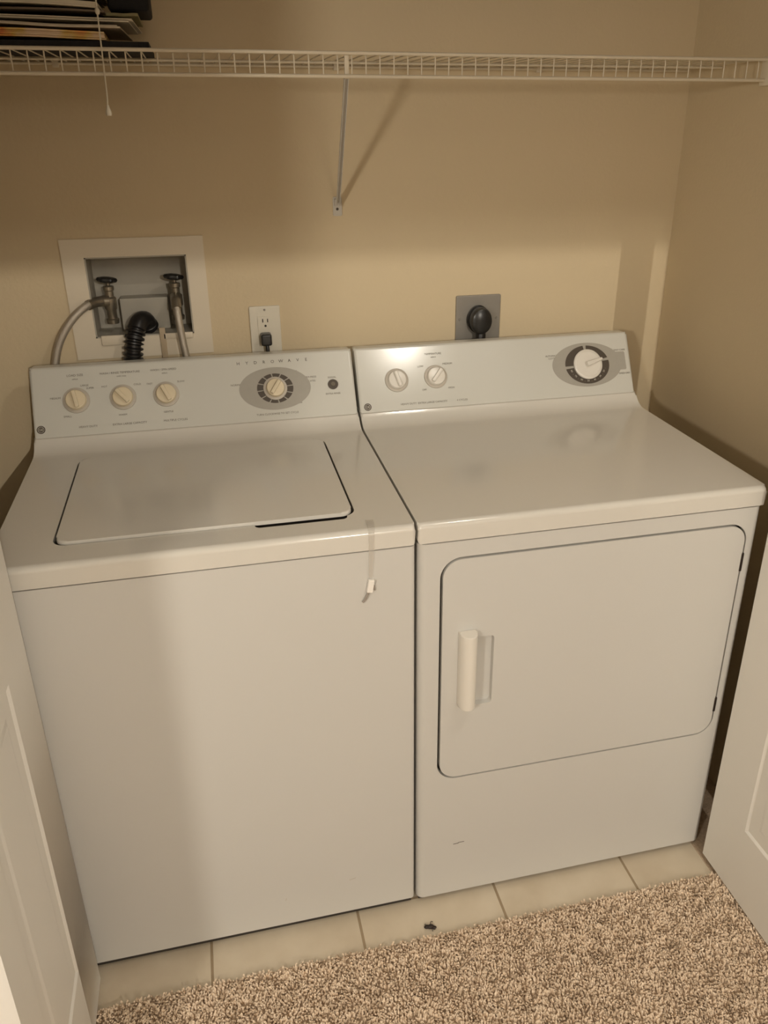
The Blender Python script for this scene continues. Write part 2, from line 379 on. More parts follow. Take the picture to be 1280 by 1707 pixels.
dial_ring(u, v + .0003, .0400, .0335, .0225, [8 + 30 * k for k in range(12)], washer, 5)
knob(u, v, math.radians(55), washer, M['beige'], 'timer_knob', R=.0205)
for s, uu, vv, sz in (('NORMAL', -.2640, .0852, .0062), ('PERM PRESS', -.1010, .0925, .0055), ('DELICATES', -.1030, .0835, .0055), ('SOAK', -.23, .100, .005), ('RINSE', -.135, .108, .005), ('HEAVY', -.232, .043, .005), ('REGULAR', -.135, .036, .005), ('PUSH TO STOP  PULL TO START', -.181, .0290, .0042)):
    text(s, sz, uu, vv, washer)
text('TURN CLOCKWISE TO SET CYCLE', .0060, -.1810, .0150, washer)
for k, ch in enumerate('HYDROWAVE'): text(ch, .0098, -.2560 + k * .0188, .1330, washer, M['printd'], name='wordmark_letter')
flat_shape('signal_button', ell(.0115, .0112, 32), -.0512, .0720, .0003, washer, M['printd'], .003)
flat_shape('signal_button_cap', ell(.0048, .0048, 24), -.0512, .0725, .0033, washer, M['print'], .0012)
text('SIGNAL', .0056, -.0519, .0885, washer); text('EXTRA RINSE', .0056, -.0530, .0510, washer)
# little chips in the enamel of the washer front
for (x, z, l, a) in ((-.1330, .1105, .014, .25), (-.2720, .0900, .006, 1.2)):
    bm = newbm(); mx = Matrix.Translation((x, -.0002, z)) @ Matrix.Rotation(-a, 4, 'Y'); box(bm, (-l / 2, -.0002, -.0005), (l / 2, .0004, .0005), 0, 1, mx)
    place(finish('scratch', bm, M['skirt'], smooth=0), washer)

# ------------------------------------------------------------------ dryer
dx0, dx1 = .0040, .6850
dryer, _ = machine('clothes_dryer', dx0, dx1, 'white front-loading clothes dryer with a square door, right of the washer', 'dryer', .008)
DX0, DX1, DZ0, DZ1 = .0500, .6555, .3385, .8365
bm = newbm(); box(bm, (dx0 + .001, 0, .013), (dx1 - .001, .615, .8730)); front_edges(bm, dx0, dx1, .016, 6)
body = finish('cabinet', bm, M['enamel'], smooth=35)
c = newbm(); prism(c, rrect(DX0 - .0052, DZ0 - .0046, DX1 + .0040, DZ1 + .0044, .041, 10), zx, -.05, .022); boolean(body, [c]); place(body, dryer)
bm = newbm(); prism(bm, rrect(DX0 - .0046, DZ0 - .0043, DX1 + .0037, DZ1 + .0040, .040, 10), zx, .0130, .0216); place(finish('door_gap_shade', bm, M['dark'], smooth=0), dryer)  # dark sheet behind the door so its gaps read as shade
bm = newbm(); prism(bm, deck_profile(), yzp, dx0, dx1); bevel_sides(bm, dx0, dx1, .0055); place(finish('top_deck', bm, M['deck'], smooth=35), dryer)
bm = newbm(); prism(bm, rrect(DX0, DZ0, DX1, DZ1, .036, 10), zx, -.0010, .0125)
es = [e for e in bm.edges if all(abs(v.co.y + .0010) < 1e-6 for v in e.verts)]; bmesh.ops.bevel(bm, geom=es, offset=.0022, segments=3, profile=.5, affect='EDGES')
door = finish('door', bm, M['enamel'], smooth=35)
c = newbm(); prism(c, rrect(.1130, .5115, .1520, .6670, .007, 5), zx, -.05, .0110); boolean(door, [c]); place(door, dryer)
bm = newbm()   # grip bar: half-round post standing off the door
sec = []
for k in range(13):
    a = math.radians(180 + 180 * k / 12); sec.append((.0985 + .0168 * math.cos(a), -.0100 + .0200 * math.sin(a)))
sec += [(.1153, -.0008), (.0817, -.0008)]
prism(bm, sec, lambda p, z: Vector((p[0], p[1], z)), .5200, .6860)
es = [e for e in bm.edges if abs(e.verts[0].co.z - e.verts[1].co.z) < 1e-6 and (abs(e.verts[0].co.z - .5200) < 1e-6 or abs(e.verts[0].co.z - .686) < 1e-6)]
bmesh.ops.bevel(bm, geom=es, offset=.003, segments=2, profile=.5, affect='EDGES')
hd = finish('handle', bm, M['wknob'], smooth=35); place(hd, dryer); hd.parent = door; hd.matrix_parent_inverse = Matrix.Identity(4)
for z0, z1 in ((.735, .775), (.392, .428)):
    bm = newbm(); box(bm, (DX1 - .0010, -.0022, z0), (DX1 + .0042, .010, z1), .0008); place(finish('hinge', bm, M['bug'], smooth=35), dryer)
for (x, z, l, a) in ((.0890, .1530, .012, .05), (.1005, .1548, .013, .02)):
    bm = newbm(); mx = Matrix.Translation((x, -.0002, z)) @ Matrix.Rotation(-a, 4, 'Y'); box(bm, (-l / 2, -.0002, -.0006), (l / 2, .0004, .0006), 0, 1, mx)
    place(finish('scratch', bm, M['printd'], smooth=0), dryer)
logo(.0222, .0138, dryer)
knob(.0962, .0711, math.radians(105), dryer, M['wknob']); knob(.1893, .0730, math.radians(50), dryer, M['wknob'])
text('TEMPERATURE', .0062, .1890, .1275, dryer); text('select', .0056, .1890, .1200, dryer)
for s, uu, vv in (('LOW', .1560, .0995), ('MEDIUM', .2210, .1020), ('OFF', .1590, .0440), ('HIGH', .2240, .0450)): text(s, .0062, uu, vv, dryer)
text('HEAVY DUTY', .0062, .0990, .0140, dryer, align='LEFT'); text('EXTRA LARGE CAPACITY', .0062, .1400, .0140, dryer, align='LEFT'); text('4 CYCLES', .0062, .2330, .0140, dryer, align='LEFT')
u, v = .5700, .0765
flat_shape('dial_oval', ell(.0900, .0540), u, v, .0002, dryer, M['oval'])
flat_shape('dial_oval_tab', [(0, -.018), (.026, -.018), (.028, -.015), (.028, .024), (.026, .027), (0, .027)], .6430, .0765, .00015, dryer, M['oval'])
dial_ring(u, v, .0570, .0470, .0345, [92, 186, 14], dryer, 7)
bm = newbm(); mx = cmx(u, v); R = .0335
lathe(bm, [(0, .0015), (R + .003, .0015), (R + .003, .006), (R, .0085), (R * .92, .0085), (R * .90, .0075), (0, .0075)], mx, 48)
g = mx @ Matrix.Rotation(math.radians(16), 4, 'Z'); vs = box(bm, (-.008, -.0058, .006), (.036, .0058, .021), .0025, 2, None)
for w in vs:
    if w.co.x > .01: w.co.y *= .55; w.co.z = .006 + (w.co.z - .006) * .7
    w.co = g @ w.co
place(finish('timer_knob', bm, M['wknob'], smooth=40), dryer)
for s, uu, vv, sz in (('AUTOMATIC', .4830, .1030, .0060), ('COTTONS', .4860, .0965, .0058), ('LESS DRY', .508, .0895, .0048), ('EASY CARE', .6590, .1075, .0060), ('TIMED DRY', .6640, .0490, .0060), ('DE', .6560, .0965, .0065), ('WRINKLE', .6560, .0900, .0048), ('MORE DRY', .515, .0480, .0048), ('COOL DOWN', .545, .0300, .0048), ('80', .640, .068, .0048), ('60', .638, .057, .0048), ('40', .600, .0300, .0048), ('20', .585, .0270, .0048), ('NORMAL', .515, .113, .0046), ('OFF', .620, .117, .0046)):
    text(s, sz, uu, vv, dryer)
for k in range(14):   # numbers printed in the dark ring
    a = math.radians(200 + k * 11); text(str(80 - 5 * k) if k % 2 == 0 else '.', .0060, u + .0455 * math.cos(a), v + .0400 * math.sin(a), dryer, M['printl'], h=.0014, name='dial_number', rot=a - PI / 2 + PI)

# ------------------------------------------------------------------ clip hanging on the washer
tagr = root('hanging_clip', (-.081, -.003, .914), 'small white plastic clip hanging from the front edge of the washer top', 'clip')
bm = newbm(); path = [(-.0745, .036, .9150), (-.0760, .012, .9152), (-.0775, .001, .9105), (-.0783, -.0035, .902), (-.0790, -.0036, .875), (-.0800, -.0030, .85), (-.0815, -.0030, .822)]
pp = smoothpath(path, 5); rows = []
for i, p in enumerate(pp):
    w = .0068 - .0035 * i / len(pp); t = (pp[min(i + 1, len(pp) - 1)] - pp[max(i - 1, 0)]).normalized(); nn = t.cross(Vector((1, 0, 0))).normalized() * .0004
    rows.append([bm.verts.new(p + Vector((sx * w, 0, 0)) + s * nn) for sx, s in ((-1, 1), (1, 1), (1, -1), (-1, -1))])
for A, B in zip(rows, rows[1:]):
    for k in range(4): bm.faces.new((A[k], A[(k + 1) % 4], B[(k + 1) % 4], B[k]))
bm.faces.new(rows[0]); bm.faces.new(rows[-1]); place(finish('strip', bm, M['clear']), tagr)
bm = newbm(); mx = Matrix.Translation((-.0822, -.0055, .8080)) @ Matrix.Rotation(math.radians(9), 4, 'Y'); box(bm, (-.0055, -.0035, -.0125), (.0055, .0045, .0125), .0018, 2, mx)
place(finish('clip_body', bm, M['clip']), tagr)
bm = newbm(); tube(bm, smoothpath([(-.0845, -.004, .797), (-.0885, -.0045, .789), (-.0930, -.0045, .780), (-.0965, -.0042, .7765)], 5), .0019, 8); tube(bm, [(-.0760, -.0035, .807), (-.0745, -.004, .798)], .0018, 8)
place(finish('clip_hook', bm, M['hook']), tagr)

# ------------------------------------------------------------------ dark speck on the tiles
bug = root('dead_insect', (.016, -.064, 0), 'tiny dark dead insect lying on the tiles just in front of the carpet edge', 'insect')
bm = newbm()
for (x, y, z, rx, ry, rz) in ((.010, -.0635, .0032, .0062, .0045, .0036), (.0175, -.0650, .0034, .0080, .0052, .0040), (.0245, -.0685, .0028, .0052, .0040, .0032)):
    r_ = bmesh.ops.create_uvsphere(bm, u_segments=12, v_segments=8, radius=1)
    for w in r_['verts']: w.co = Vector((x + w.co.x * rx, y + w.co.y * ry, z + w.co.z * rz))
place(finish('body', bm, M['bug']), bug)
for a, b, c_ in (((.0185, -.0620, .003), (.0205, -.0555, .0055), (.0255, -.0530, .001)), ((.0100, -.0615, .003), (.0085, -.0580, .005), (.0070, -.0560, .001)), ((.0180, -.0685, .003), (.0190, -.0725, .004), (.0200, -.0750, .001))):
    bm = newbm(); tube(bm, smoothpath([a, b, c_], 4), .0006, 6); place(finish('leg', bm, M['bug']), bug)

# ------------------------------------------------------------------ washer supply box in the back wall
sb = root('washer_supply_box', (-.45, YW, 1.19), 'recessed white washer hookup box with two valves, set in the back wall above the washer', 'hookup box')
bm = newbm(); FX0, FX1, FZ0, FZ1 = -.600, -.305, 1.062, 1.319
t = .004
outer = [(FX0, FZ0), (FX1, FZ0), (FX1, FZ1), (FX0, FZ1)]; inner = [(BX0 + .001, BZ0), (BX1 - .001, BZ0), (BX1 - .001, BZ1), (BX0 + .001, BZ1)]
for a in range(4):
    b = (a + 1) % 4
    q = [outer[a], outer[b], inner[b], inner[a]]; prism(bm, q, lambda p, y: Vector((p[0], y, p[1])), YW - t, YW - .0002)
place(finish('flange', bm, M['flange'], smooth=0), sb)
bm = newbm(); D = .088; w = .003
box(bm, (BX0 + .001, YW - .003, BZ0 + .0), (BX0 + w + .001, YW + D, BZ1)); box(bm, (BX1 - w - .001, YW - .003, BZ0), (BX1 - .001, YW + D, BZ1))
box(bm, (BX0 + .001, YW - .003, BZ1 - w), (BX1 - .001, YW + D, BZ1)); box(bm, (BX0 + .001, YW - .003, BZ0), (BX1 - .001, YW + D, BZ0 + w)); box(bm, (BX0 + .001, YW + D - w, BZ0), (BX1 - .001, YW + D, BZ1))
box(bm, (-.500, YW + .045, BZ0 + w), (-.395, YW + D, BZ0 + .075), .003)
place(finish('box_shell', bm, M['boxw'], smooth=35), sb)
for lo, hi in (((BX0 + .012, YW - .010, BZ0 - .016), (-.478, YW - .004, BZ0 + .006)), ((-.412, YW - .008, BZ0 - .010), (BX1 - .004, YW - .004, BZ0 + .004))):
    bm = newbm(); box(bm, lo, hi, .002); place(finish('front_lip', bm, M['flange']), sb)
def valve(x, y, ztop):
    v = finish('valve', _valve(x, y, ztop), M['brass'], smooth=40); place(v, sb)
    bm = newbm(); mx = Matrix.Translation((x - .001, y, ztop)) @ Matrix.Rotation(math.radians(6), 4, 'Y')
    n = 36; pr = [(0, -.006), (.012, -.006), (.019, -.004), (.0212, 0), (.019, .004), (.012, .0055), (0, .006)]
    rings = []
    for r_, h in pr:
        rings.append([bm.verts.new(mx @ Vector((r_ * (1 + .07 * math.cos(6 * 2 * PI * k / n)) * math.cos(2 * PI * k / n), r_ * .85 * (1 + .07 * math.cos(6 * 2 * PI * k / n)) * math.sin(2 * PI * k / n), h))) for k in range(n)] if r_ else [bm.verts.new(mx @ Vector((0, 0, h)))])
    for A, B in zip(rings, rings[1:]):
        for k in range(n):
            q = [A[k % len(A)], A[(k + 1) % len(A)], B[(k + 1) % len(B)], B[k % len(B)]]; uq = []
            [uq.append(z_) for z_ in q if z_ not in uq]
            if len(uq) > 2: bm.faces.new(uq)
    h = finish('valve_handle', bm, M['blackp'], smooth=40); h.parent = v; return v
def _valve(x, y, zt):
    bm = newbm()
    lathe(bm, [(0, -.095), (.013, -.095), (.014, -.086), (.0105, -.084), (.0105, -.066), (.0135, -.062), (.0135, -.040), (.0095, -.036), (.0095, -.024), (.0115, -.022), (.0115, -.014), (.004, -.012), (.004, -.002), (0, -.002)], Matrix.Translation((x, y, zt)), 16)
    return bm
valve(-.5170, YW + .026, 1.2290); valve(-.3755, YW + .026, 1.2300)
bm = newbm(); lathe(bm, [(0, 0), (.0125, 0), (.0125, .016), (.009, .018), (.009, .030), (0, .030)], Matrix.Translation((-.5170, YW + .022, 1.184)) @ Matrix.Rotation(math.radians(-90), 4, 'Y') @ Matrix.Rotation(math.radians(0), 4, 'X'), 14); place(finish('valve_outlet', bm, M['brass']), sb)
bm = newbm(); lathe(bm, [(0, 0), (.0120, 0), (.0120, .022), (.0095, .024), (.0095, .030), (0, .030)], Matrix.Translation((-.3755, YW + .022, 1.186)) @ Matrix.Rotation(math.radians(95), 4, 'X'), 14); place(finish('valve_outlet', bm, M['brass']), sb)
# hoses
h1 = root('supply_hose', (-.56, YW - .04, 1.1), 'braided silver water hose curving left from the left valve down behind the washer', 'hose')
bm = newbm(); tube(bm, smoothpath([(-.542, .706, 1.184), (-.562, .680, 1.182), (-.592, .662, 1.160), (-.622, .655, 1.120), (-.640, .653, 1.075), (-.648, .654, 1.02), (-.650, .656, .93), (-.645, .658, .80)], 8), .0088, 12); place(finish('braided_tube', bm, M['braid']), h1)
bm = newbm(); tube(bm, smoothpath([(-.534, .708, 1.185), (-.548, .697, 1.1845), (-.560, .682, 1.182)], 4), .0112, 12); place(finish('hose_coupling', bm, M['brass']), h1)
bm = newbm(); box(bm, (-.660, .642, 1.046), (-.626, .676, 1.058), .003); place(finish('rubber_collar', bm, M['black']), h1)
h2 = root('supply_hose', (-.37, YW - .04, 1.1), 'braided silver water hose hanging straight down from the right valve behind the washer', 'hose')
bm = newbm(); tube(bm, smoothpath([(-.3755, .684, 1.185), (-.3755, .665, 1.178), (-.3740, .652, 1.150), (-.3700, .650, 1.10), (-.3650, .651, 1.05), (-.3620, .655, .98), (-.362, .658, .80)], 8), .0080, 12); place(finish('braided_tube', bm, M['braid']), h2)
bm = newbm(); tube(bm, smoothpath([(-.3755, .690, 1.1860), (-.3755, .672, 1.183), (-.3750, .660, 1.170)], 4), .0112, 12); place(finish('hose_coupling', bm, M['brass']), h2)
dh = root('drain_hose', (-.47, YW - .03, 1.1), 'black corrugated drain hose arching into the washer hookup box', 'hose')
pts = smoothpath([(-.482, .655, .80), (-.4820, .652, 1.00), (-.4800, .650, 1.06), (-.4730, .652, 1.105), (-.4600, .672, 1.1395), (-.4480, .698, 1.1410), (-.4410, .712, 1.122)], 18)
ds = [0]
for a, b in zip(pts, pts[1:]): ds.append(ds[-1] + (b - a).length)
bm = newbm(); tube(bm, pts, .016, 18, rf=lambda i: 0.0185 + (.0028 * (1 if math.sin(ds[i] * 2 * PI / .0115) > 0 else -1) if pts[i].z < 1.128 else .0010)); place(finish('corrugated_tube', bm, M['black'], smooth=50), dh)
bm = newbm(); box(bm, (-.4195, .682, 1.05), (-.4065, .686, 1.125), .001); 
tg = finish('cable_strap', bm, M['tan']); tag(tg, 'pale flat plastic strap hanging at the lower edge of the hookup box', 'strap')
# ------------------------------------------------------------------ electric outlets
ol = root('wall_outlet', (-.184, YW, 1.10), 'white wall outlet plate with two sockets behind the washer, lower one in use', 'outlet')
bm = newbm(); prism(bm, rrect(-.219, 1.046, -.149, 1.161, .003, 3), zx, YW - .0055, YW - .0002)
es = [e for e in bm.edges if all(abs(v_.co.y - (YW - .0055)) < 1e-6 for v_ in e.verts)]; bmesh.ops.bevel(bm, geom=es, offset=.0025, segments=2, profile=.5, affect='EDGES'); place(finish('cover_plate', bm, M['outlet']), ol)
bm = newbm(); prism(bm, rrect(-.201, 1.069, -.167, 1.138, .002, 3), zx, YW - .0075, YW - .0050); place(finish('receptacle', bm, M['outlet']), ol)
bm = newbm()
for x in (-.1895, -.1785): box(bm, (x - .0011, YW - .0079, 1.1245), (x + .0011, YW - .0070, 1.1325))
lathe(bm, [(0, 0), (.0026, 0), (.0026, .001), (0, .001)], Matrix.Translation((-.184, YW - .0070, 1.1165)) @ Matrix.Rotation(PI / 2, 4, 'X'), 14); place(finish('socket_slots', bm, M['dark'], smooth=0), ol)
bm = newbm(); lathe(bm, [(0, 0), (.0028, 0), (.002, .0012), (0, .0012)], Matrix.Translation((-.184, YW - .0054, 1.1525)) @ Matrix.Rotation(PI / 2, 4, 'X'), 12); place(finish('screw', bm, M['hook']), ol)
pg = root('power_plug', (-.184, YW - .02, 1.085), 'small black washer power plug pushed into the lower socket of the white outlet', 'plug')
bm = newbm(); box(bm, (-.1975, .654, 1.076), (-.1735, YW - .0078, 1.1025), .004, 3); place(finish('plug_body', bm, M['blackp']), pg)
bm = newbm(); tube(bm, smoothpath([(-.185, .664, 1.080), (-.184, .660, 1.06), (-.184, .657, 1.00), (-.182, .658, .90), (-.180, .66, .80)], 6), .0045, 10); place(finish('cord', bm, M['black']), pg)

do = root('dryer_outlet', (.328, YW, 1.10), 'square grey metal dryer outlet plate on the back wall behind the dryer', 'outlet')
DPX0, DPX1 = .2725, .3855
bm = newbm(); prism(bm, rrect(DPX0, 1.045, DPX1, 1.162, .004, 3), zx, YW - .005, YW - .0002)
es = [e for e in bm.edges if all(abs(v_.co.y - (YW - .005)) < 1e-6 for v_ in e.verts)]; bmesh.ops.bevel(bm, geom=es, offset=.002, segments=2, profile=.5, affect='EDGES'); place(finish('cover_plate', bm, M['steel']), do)
bm = newbm(); lathe(bm, [(0, 0), (.030, 0), (.029, .0025), (0, .0025)], Matrix.Translation((.329, YW - .0052, 1.105)) @ Matrix.Rotation(PI / 2, 4, 'X'), 32); place(finish('receptacle', bm, M['blackp']), do)
for x in (.282, .376):
    bm = newbm(); lathe(bm, [(0, 0), (.003, 0), (.002, .0012), (0, .0012)], Matrix.Translation((x, YW - .005, 1.105)) @ Matrix.Rotation(PI / 2, 4, 'X'), 12); place(finish('screw', bm, M['steel']), do)
dp = root('dryer_plug', (.327, YW - .03, 1.10), 'bulky round black dryer plug seated in the grey metal outlet', 'plug')
bm = newbm(); mx = Matrix.Translation((.327, YW - .0080, 1.1060)) @ Matrix.Rotation(PI / 2, 4, 'X')
lathe(bm, [(0, 0), (.0270, 0), (.0275, .006), (.0240, .009), (.0240, .014), (.0262, .017), (.0262, .030), (.0240, .036), (.017, .040), (0, .041)], mx, 32)
for w_ in bm.verts: w_.co.z = 1.106 + (w_.co.z - 1.106) * 1.22
place(finish('plug_body', bm, M['blackp'], smooth=40), dp)
bm = newbm(); tube(bm, smoothpath([(.329, .668, 1.100), (.329, .662, 1.075), (.328, .660, 1.05), (.328, .660, .98), (.325, .66, .80)], 6), .0125, 12); place(finish('cord', bm, M['black']), dp)

# ------------------------------------------------------------------ wire shelf
YF = .385; ZT = 1.6530; ZB = 1.6165
sh = root('wire_shelf', (0, YW, ZT), 'long white ventilated wire shelf across the back wall above the machines', 'shelf')
SX0, SX1 = XL + .004, .812
def rod(name, y, z, r, x0=SX0, x1=SX1):
    bm = newbm(); tube(bm, [(x0, y, z), (x1, y, z)], r, 10); return place(finish(name, bm, M['wire'], smooth=60), sh)
rod('front_rail', YF, ZT, .0032); rod('front_rail', YF + .0005, ZB, .0032); rod('back_rail', YW - .006, ZT - .005, .0030); rod('middle_rail', .545, ZT - .0055, .0026); pass
bm = newbm(); k0 = math.ceil((SX0 - .0068 + .02) / .0254); x = None
k = -40
while True:
    x = .0058 + k * .0254 - .0007
    if x > SX1 - .008: break
    if x > SX0 + .005:
        tube(bm, [(x, YW - .004, ZT - .0015), (x, YF + .012, ZT - .0010), (x, YF + .004, ZT - .0020), (x, YF + .0022, ZT - .008), (x, YF + .0022, ZB - .001)], .00125, 6)
    k += 1
place(finish('cross_wires', bm, M['wire'], smooth=60), sh)
# diagonal brace
br = bpy.data.objects.new('support_brace', None)
foot = Vector((-.007, YW - .010, 1.380)); top = Vector((-.0290, YF + .014, ZB + .001))
ax = (top - foot).normalized(); sd = Vector((1, 0, 0)); sd = (sd - ax * sd.dot(ax)).normalized(); nn = ax.cross(sd)
bm = newbm(); wdt = .0042; prof = [(-wdt, 0), (wdt, 0), (wdt, .007), (wdt - .0016, .007), (wdt - .0016, .0016), (-wdt + .0016, .0016), (-wdt + .0016, .007), (-wdt, .007)]
prism(bm, prof, lambda p, t_: foot + ax * t_ + sd * p[0] - nn * p[1] * (1 if nn.y < 0 else -1) * -1, 0, (top - foot).length)
brace = place(finish('support_brace', bm, M['brace'], smooth=30), sh)
bm = newbm(); prism(bm, rrect(-.0170, 1.352, .0030, 1.392, .003, 3), zx, YW - .003, YW - .0002); box(bm, (-.0140, YW - .014, 1.374), (-.0000, YW - .002, 1.388), .001)
o = finish('brace_foot', bm, M['brace']); o.parent = brace
bm = newbm(); lathe(bm, [(0, 0), (.0030, 0), (.0024, .0014), (0, .0016)], Matrix.Translation((-.0075, YW - .003, 1.3665)) @ Matrix.Rotation(PI / 2, 4, 'X'), 14); o = finish('screw', bm, M['printd']); o.parent = brace
bm = newbm(); box(bm, (-.0330, YF + .0040, ZB - .004), (-.0250, YF + .010, ZT - .002), .001); o = finish('brace_clip', bm, M['wire']); o.parent = brace
bm = newbm(); box(bm, (SX1 - .004, YF - .012, ZB - .010), (XR - .0005, YF + .016, ZT + .006), .002); place(finish('end_bracket', bm, M['wire']), sh)
bm = newbm(); box(bm, (XL + .0005, YF - .012, ZB - .010), (SX0 + .004, YF + .016, ZT + .006), .002); place(finish('end_bracket', bm, M['wire']), sh)
for x in (-.55, .0, .45):
    bm = newbm(); box(bm, (x - .006, YW - .010, ZT - .012), (x + .006, YW - .0002, ZT + .003), .001); place(finish('wall_clip', bm, M['wire']), sh)

# ------------------------------------------------------------------ paper stack on the shelf
def floppy(name, x0, x1, y0, y1, z0, th, yaw, m, label, cat, amp=.003, droop=0.0, seed=0, pages=3, group=None, cov=None, tilt=0.0):
    rr = random.Random(seed); bm = newbm(); nx = 26; ny = 5; ph = [rr.uniform(0, 6.28) for _ in range(4)]
    def zoff(s, t_): return amp * (math.sin(5 * s + ph[0]) + .6 * math.sin(11 * s + ph[1] + t_)) - droop * s * s + tilt * (1 - s)
    zmin = min(zoff(i / nx, j / ny) for i in range(nx + 1) for j in range(ny + 1))
    for p in range(pages):
        a0 = z0 + th * p / pages; a1 = z0 + th * (p + .92) / pages; ox = rr.uniform(-.004, .004); oy = rr.uniform(-.004, .003)
        g = []
        for i in range(nx + 1):
            row = []
            for j in range(ny + 1):
                s = i / nx; t_ = j / ny; X = x0 + (x1 - x0) * s + ox; Y = y0 + (y1 - y0) * t_ + oy
                row.append((bm.verts.new((X, Y, a0 + zoff(s, t_) - zmin)), bm.verts.new((X, Y, a1 + zoff(s, t_) - zmin))))
            g.append(row)
        for i in range(nx):
            for j in range(ny):
                for w_ in (0, 1): bm.faces.new((g[i][j][w_], g[i + 1][j][w_], g[i + 1][j + 1][w_], g[i][j + 1][w_]))
        for i in range(nx):
            for j in (0, ny): bm.faces.new((g[i][j][0], g[i + 1][j][0], g[i + 1][j][1], g[i][j][1]))
        for j in range(ny):
            for i in (0, nx): bm.faces.new((g[i][j][0], g[i][j + 1][0], g[i][j + 1][1], g[i][j][1]))
    c = Vector(((x0 + x1) / 2, (y0 + y1) / 2, 0)); mx = Matrix.Translation(c) @ Matrix.Rotation(yaw, 4, 'Z') @ Matrix.Translation(-c)
    for v_ in bm.verts: v_.co = mx @ v_.co
    global ZTOP; ZTOP = max(v_.co.z for v_ in bm.verts)
    o = finish(name, bm, m, smooth=30); tag(o, label, cat, group); return o
zt = ZT + .0036
def above(g=.0004): return ZTOP + g
floppy('fabric_folder', -.900, -.362, .395, .650, zt, .0090, 0, M['fabric'], 'flat black folder lying on the wire shelf under the paper stack', 'folder', .0006, 0, 1, 1)
floppy('magazine', -.880, -.434, .392, .620, above(), .0120, .02, M['orange'], 'orange and yellow magazine near the bottom of the paper stack', 'magazine', .0014, .001, 2, 4)
floppy('magazine', -.700, -.402, .400, .640, above(), .0050, -.03, M['paper'], 'curled cream magazine lying directly on the orange one', 'magazine', .0010, .0050, 3, 2)
floppy('newspaper', -.890, -.385, .412, .640, above(), .0050, -.02, M['paperl'], 'pale folded newspaper whose end reaches furthest right in the stack', 'newspaper', .0009, .0050, 4, 3)
floppy('magazine', -.870, -.430, .395, .610, above(), .0030, .015, M['paperd'], 'thin dark brown magazine in the middle of the paper stack', 'magazine', .0010, .0030, 5, 1)
floppy('newspaper', -.880, -.433, .393, .620, above(), .0080, -.01, M['paperl'], 'thick pale newspaper above the thin brown magazine', 'newspaper', .0013, .0040, 6, 4)
floppy('magazine', -.860, -.440, .395, .615, above(), .0025, .01, M['paperd'], 'dark magazine second from the top of the paper stack', 'magazine', .0010, .002, 8, 1)
floppy('magazine', -.860, -.437, .390, .610, above(), .0150, -.015, M['paper'], 'cream magazine on top of the paper stack', 'magazine', .0010, .002, 9, 6)
_zs = zt + .0530
floppy('shaded_wall_sheet', -.428, -.372, .440, .620, _zs - .004, .0050, .0, M['olive'], 'added olive sheet under the black pouch, toned like shaded wall', 'shaded_wall_sheet', .0006, .001, 12, 1)  # sheet added where shaded wall and paper show beside the stack
bx = root('black_pouch', (-.39, .50, _zs + .004), 'black pouch lying on the right end of the newspapers at the top edge', 'pouch')
bm = newbm(); box(bm, (-.424, .450, _zs + .006), (-.3560, .600, _zs + .072), .006, 3); place(finish('pouch_body', bm, M['fabric']), bx)
bm = newbm(); tube(bm, [(-.420, .4495, _zs + .055), (-.360, .4495, _zs + .055)], .0018, 8); place(finish('zipper', bm, M['hook']), bx)

# ------------------------------------------------------------------ pull cord
pc = root('pull_cord', (-.436, .352, 1.56), 'thin white pull cord with a small bell end hanging in front of the shelf', 'pull cord')
bm = newbm(); tube(bm, [(-.434, .353, CZ), (-.434, .352, 2.0), (-.4335, .352, 1.72), (-.4350, .352, 1.64), (-.4362, .352, 1.58), (-.4372, .352, 1.571)], .0012, 8); place(finish('cord', bm, M['cord']), pc)
bm = newbm(); lathe(bm, [(0, .008), (.0015, .008), (.0024, .004), (.0046, -.003), (.0048, -.006), (.004, -.009), (0, -.009)], Matrix.Translation((-.4372, .352, 1.562)), 16); place(finish('bell_end', bm, M['cord']), pc)
bm = newbm(); lathe(bm, [(0, -.006), (.003, -.004), (.0042, 0), (.003, .004), (0, .006)], Matrix.Translation((-.4335, .352, 1.704)), 12); place(finish('knot', bm, M['cord']), pc)

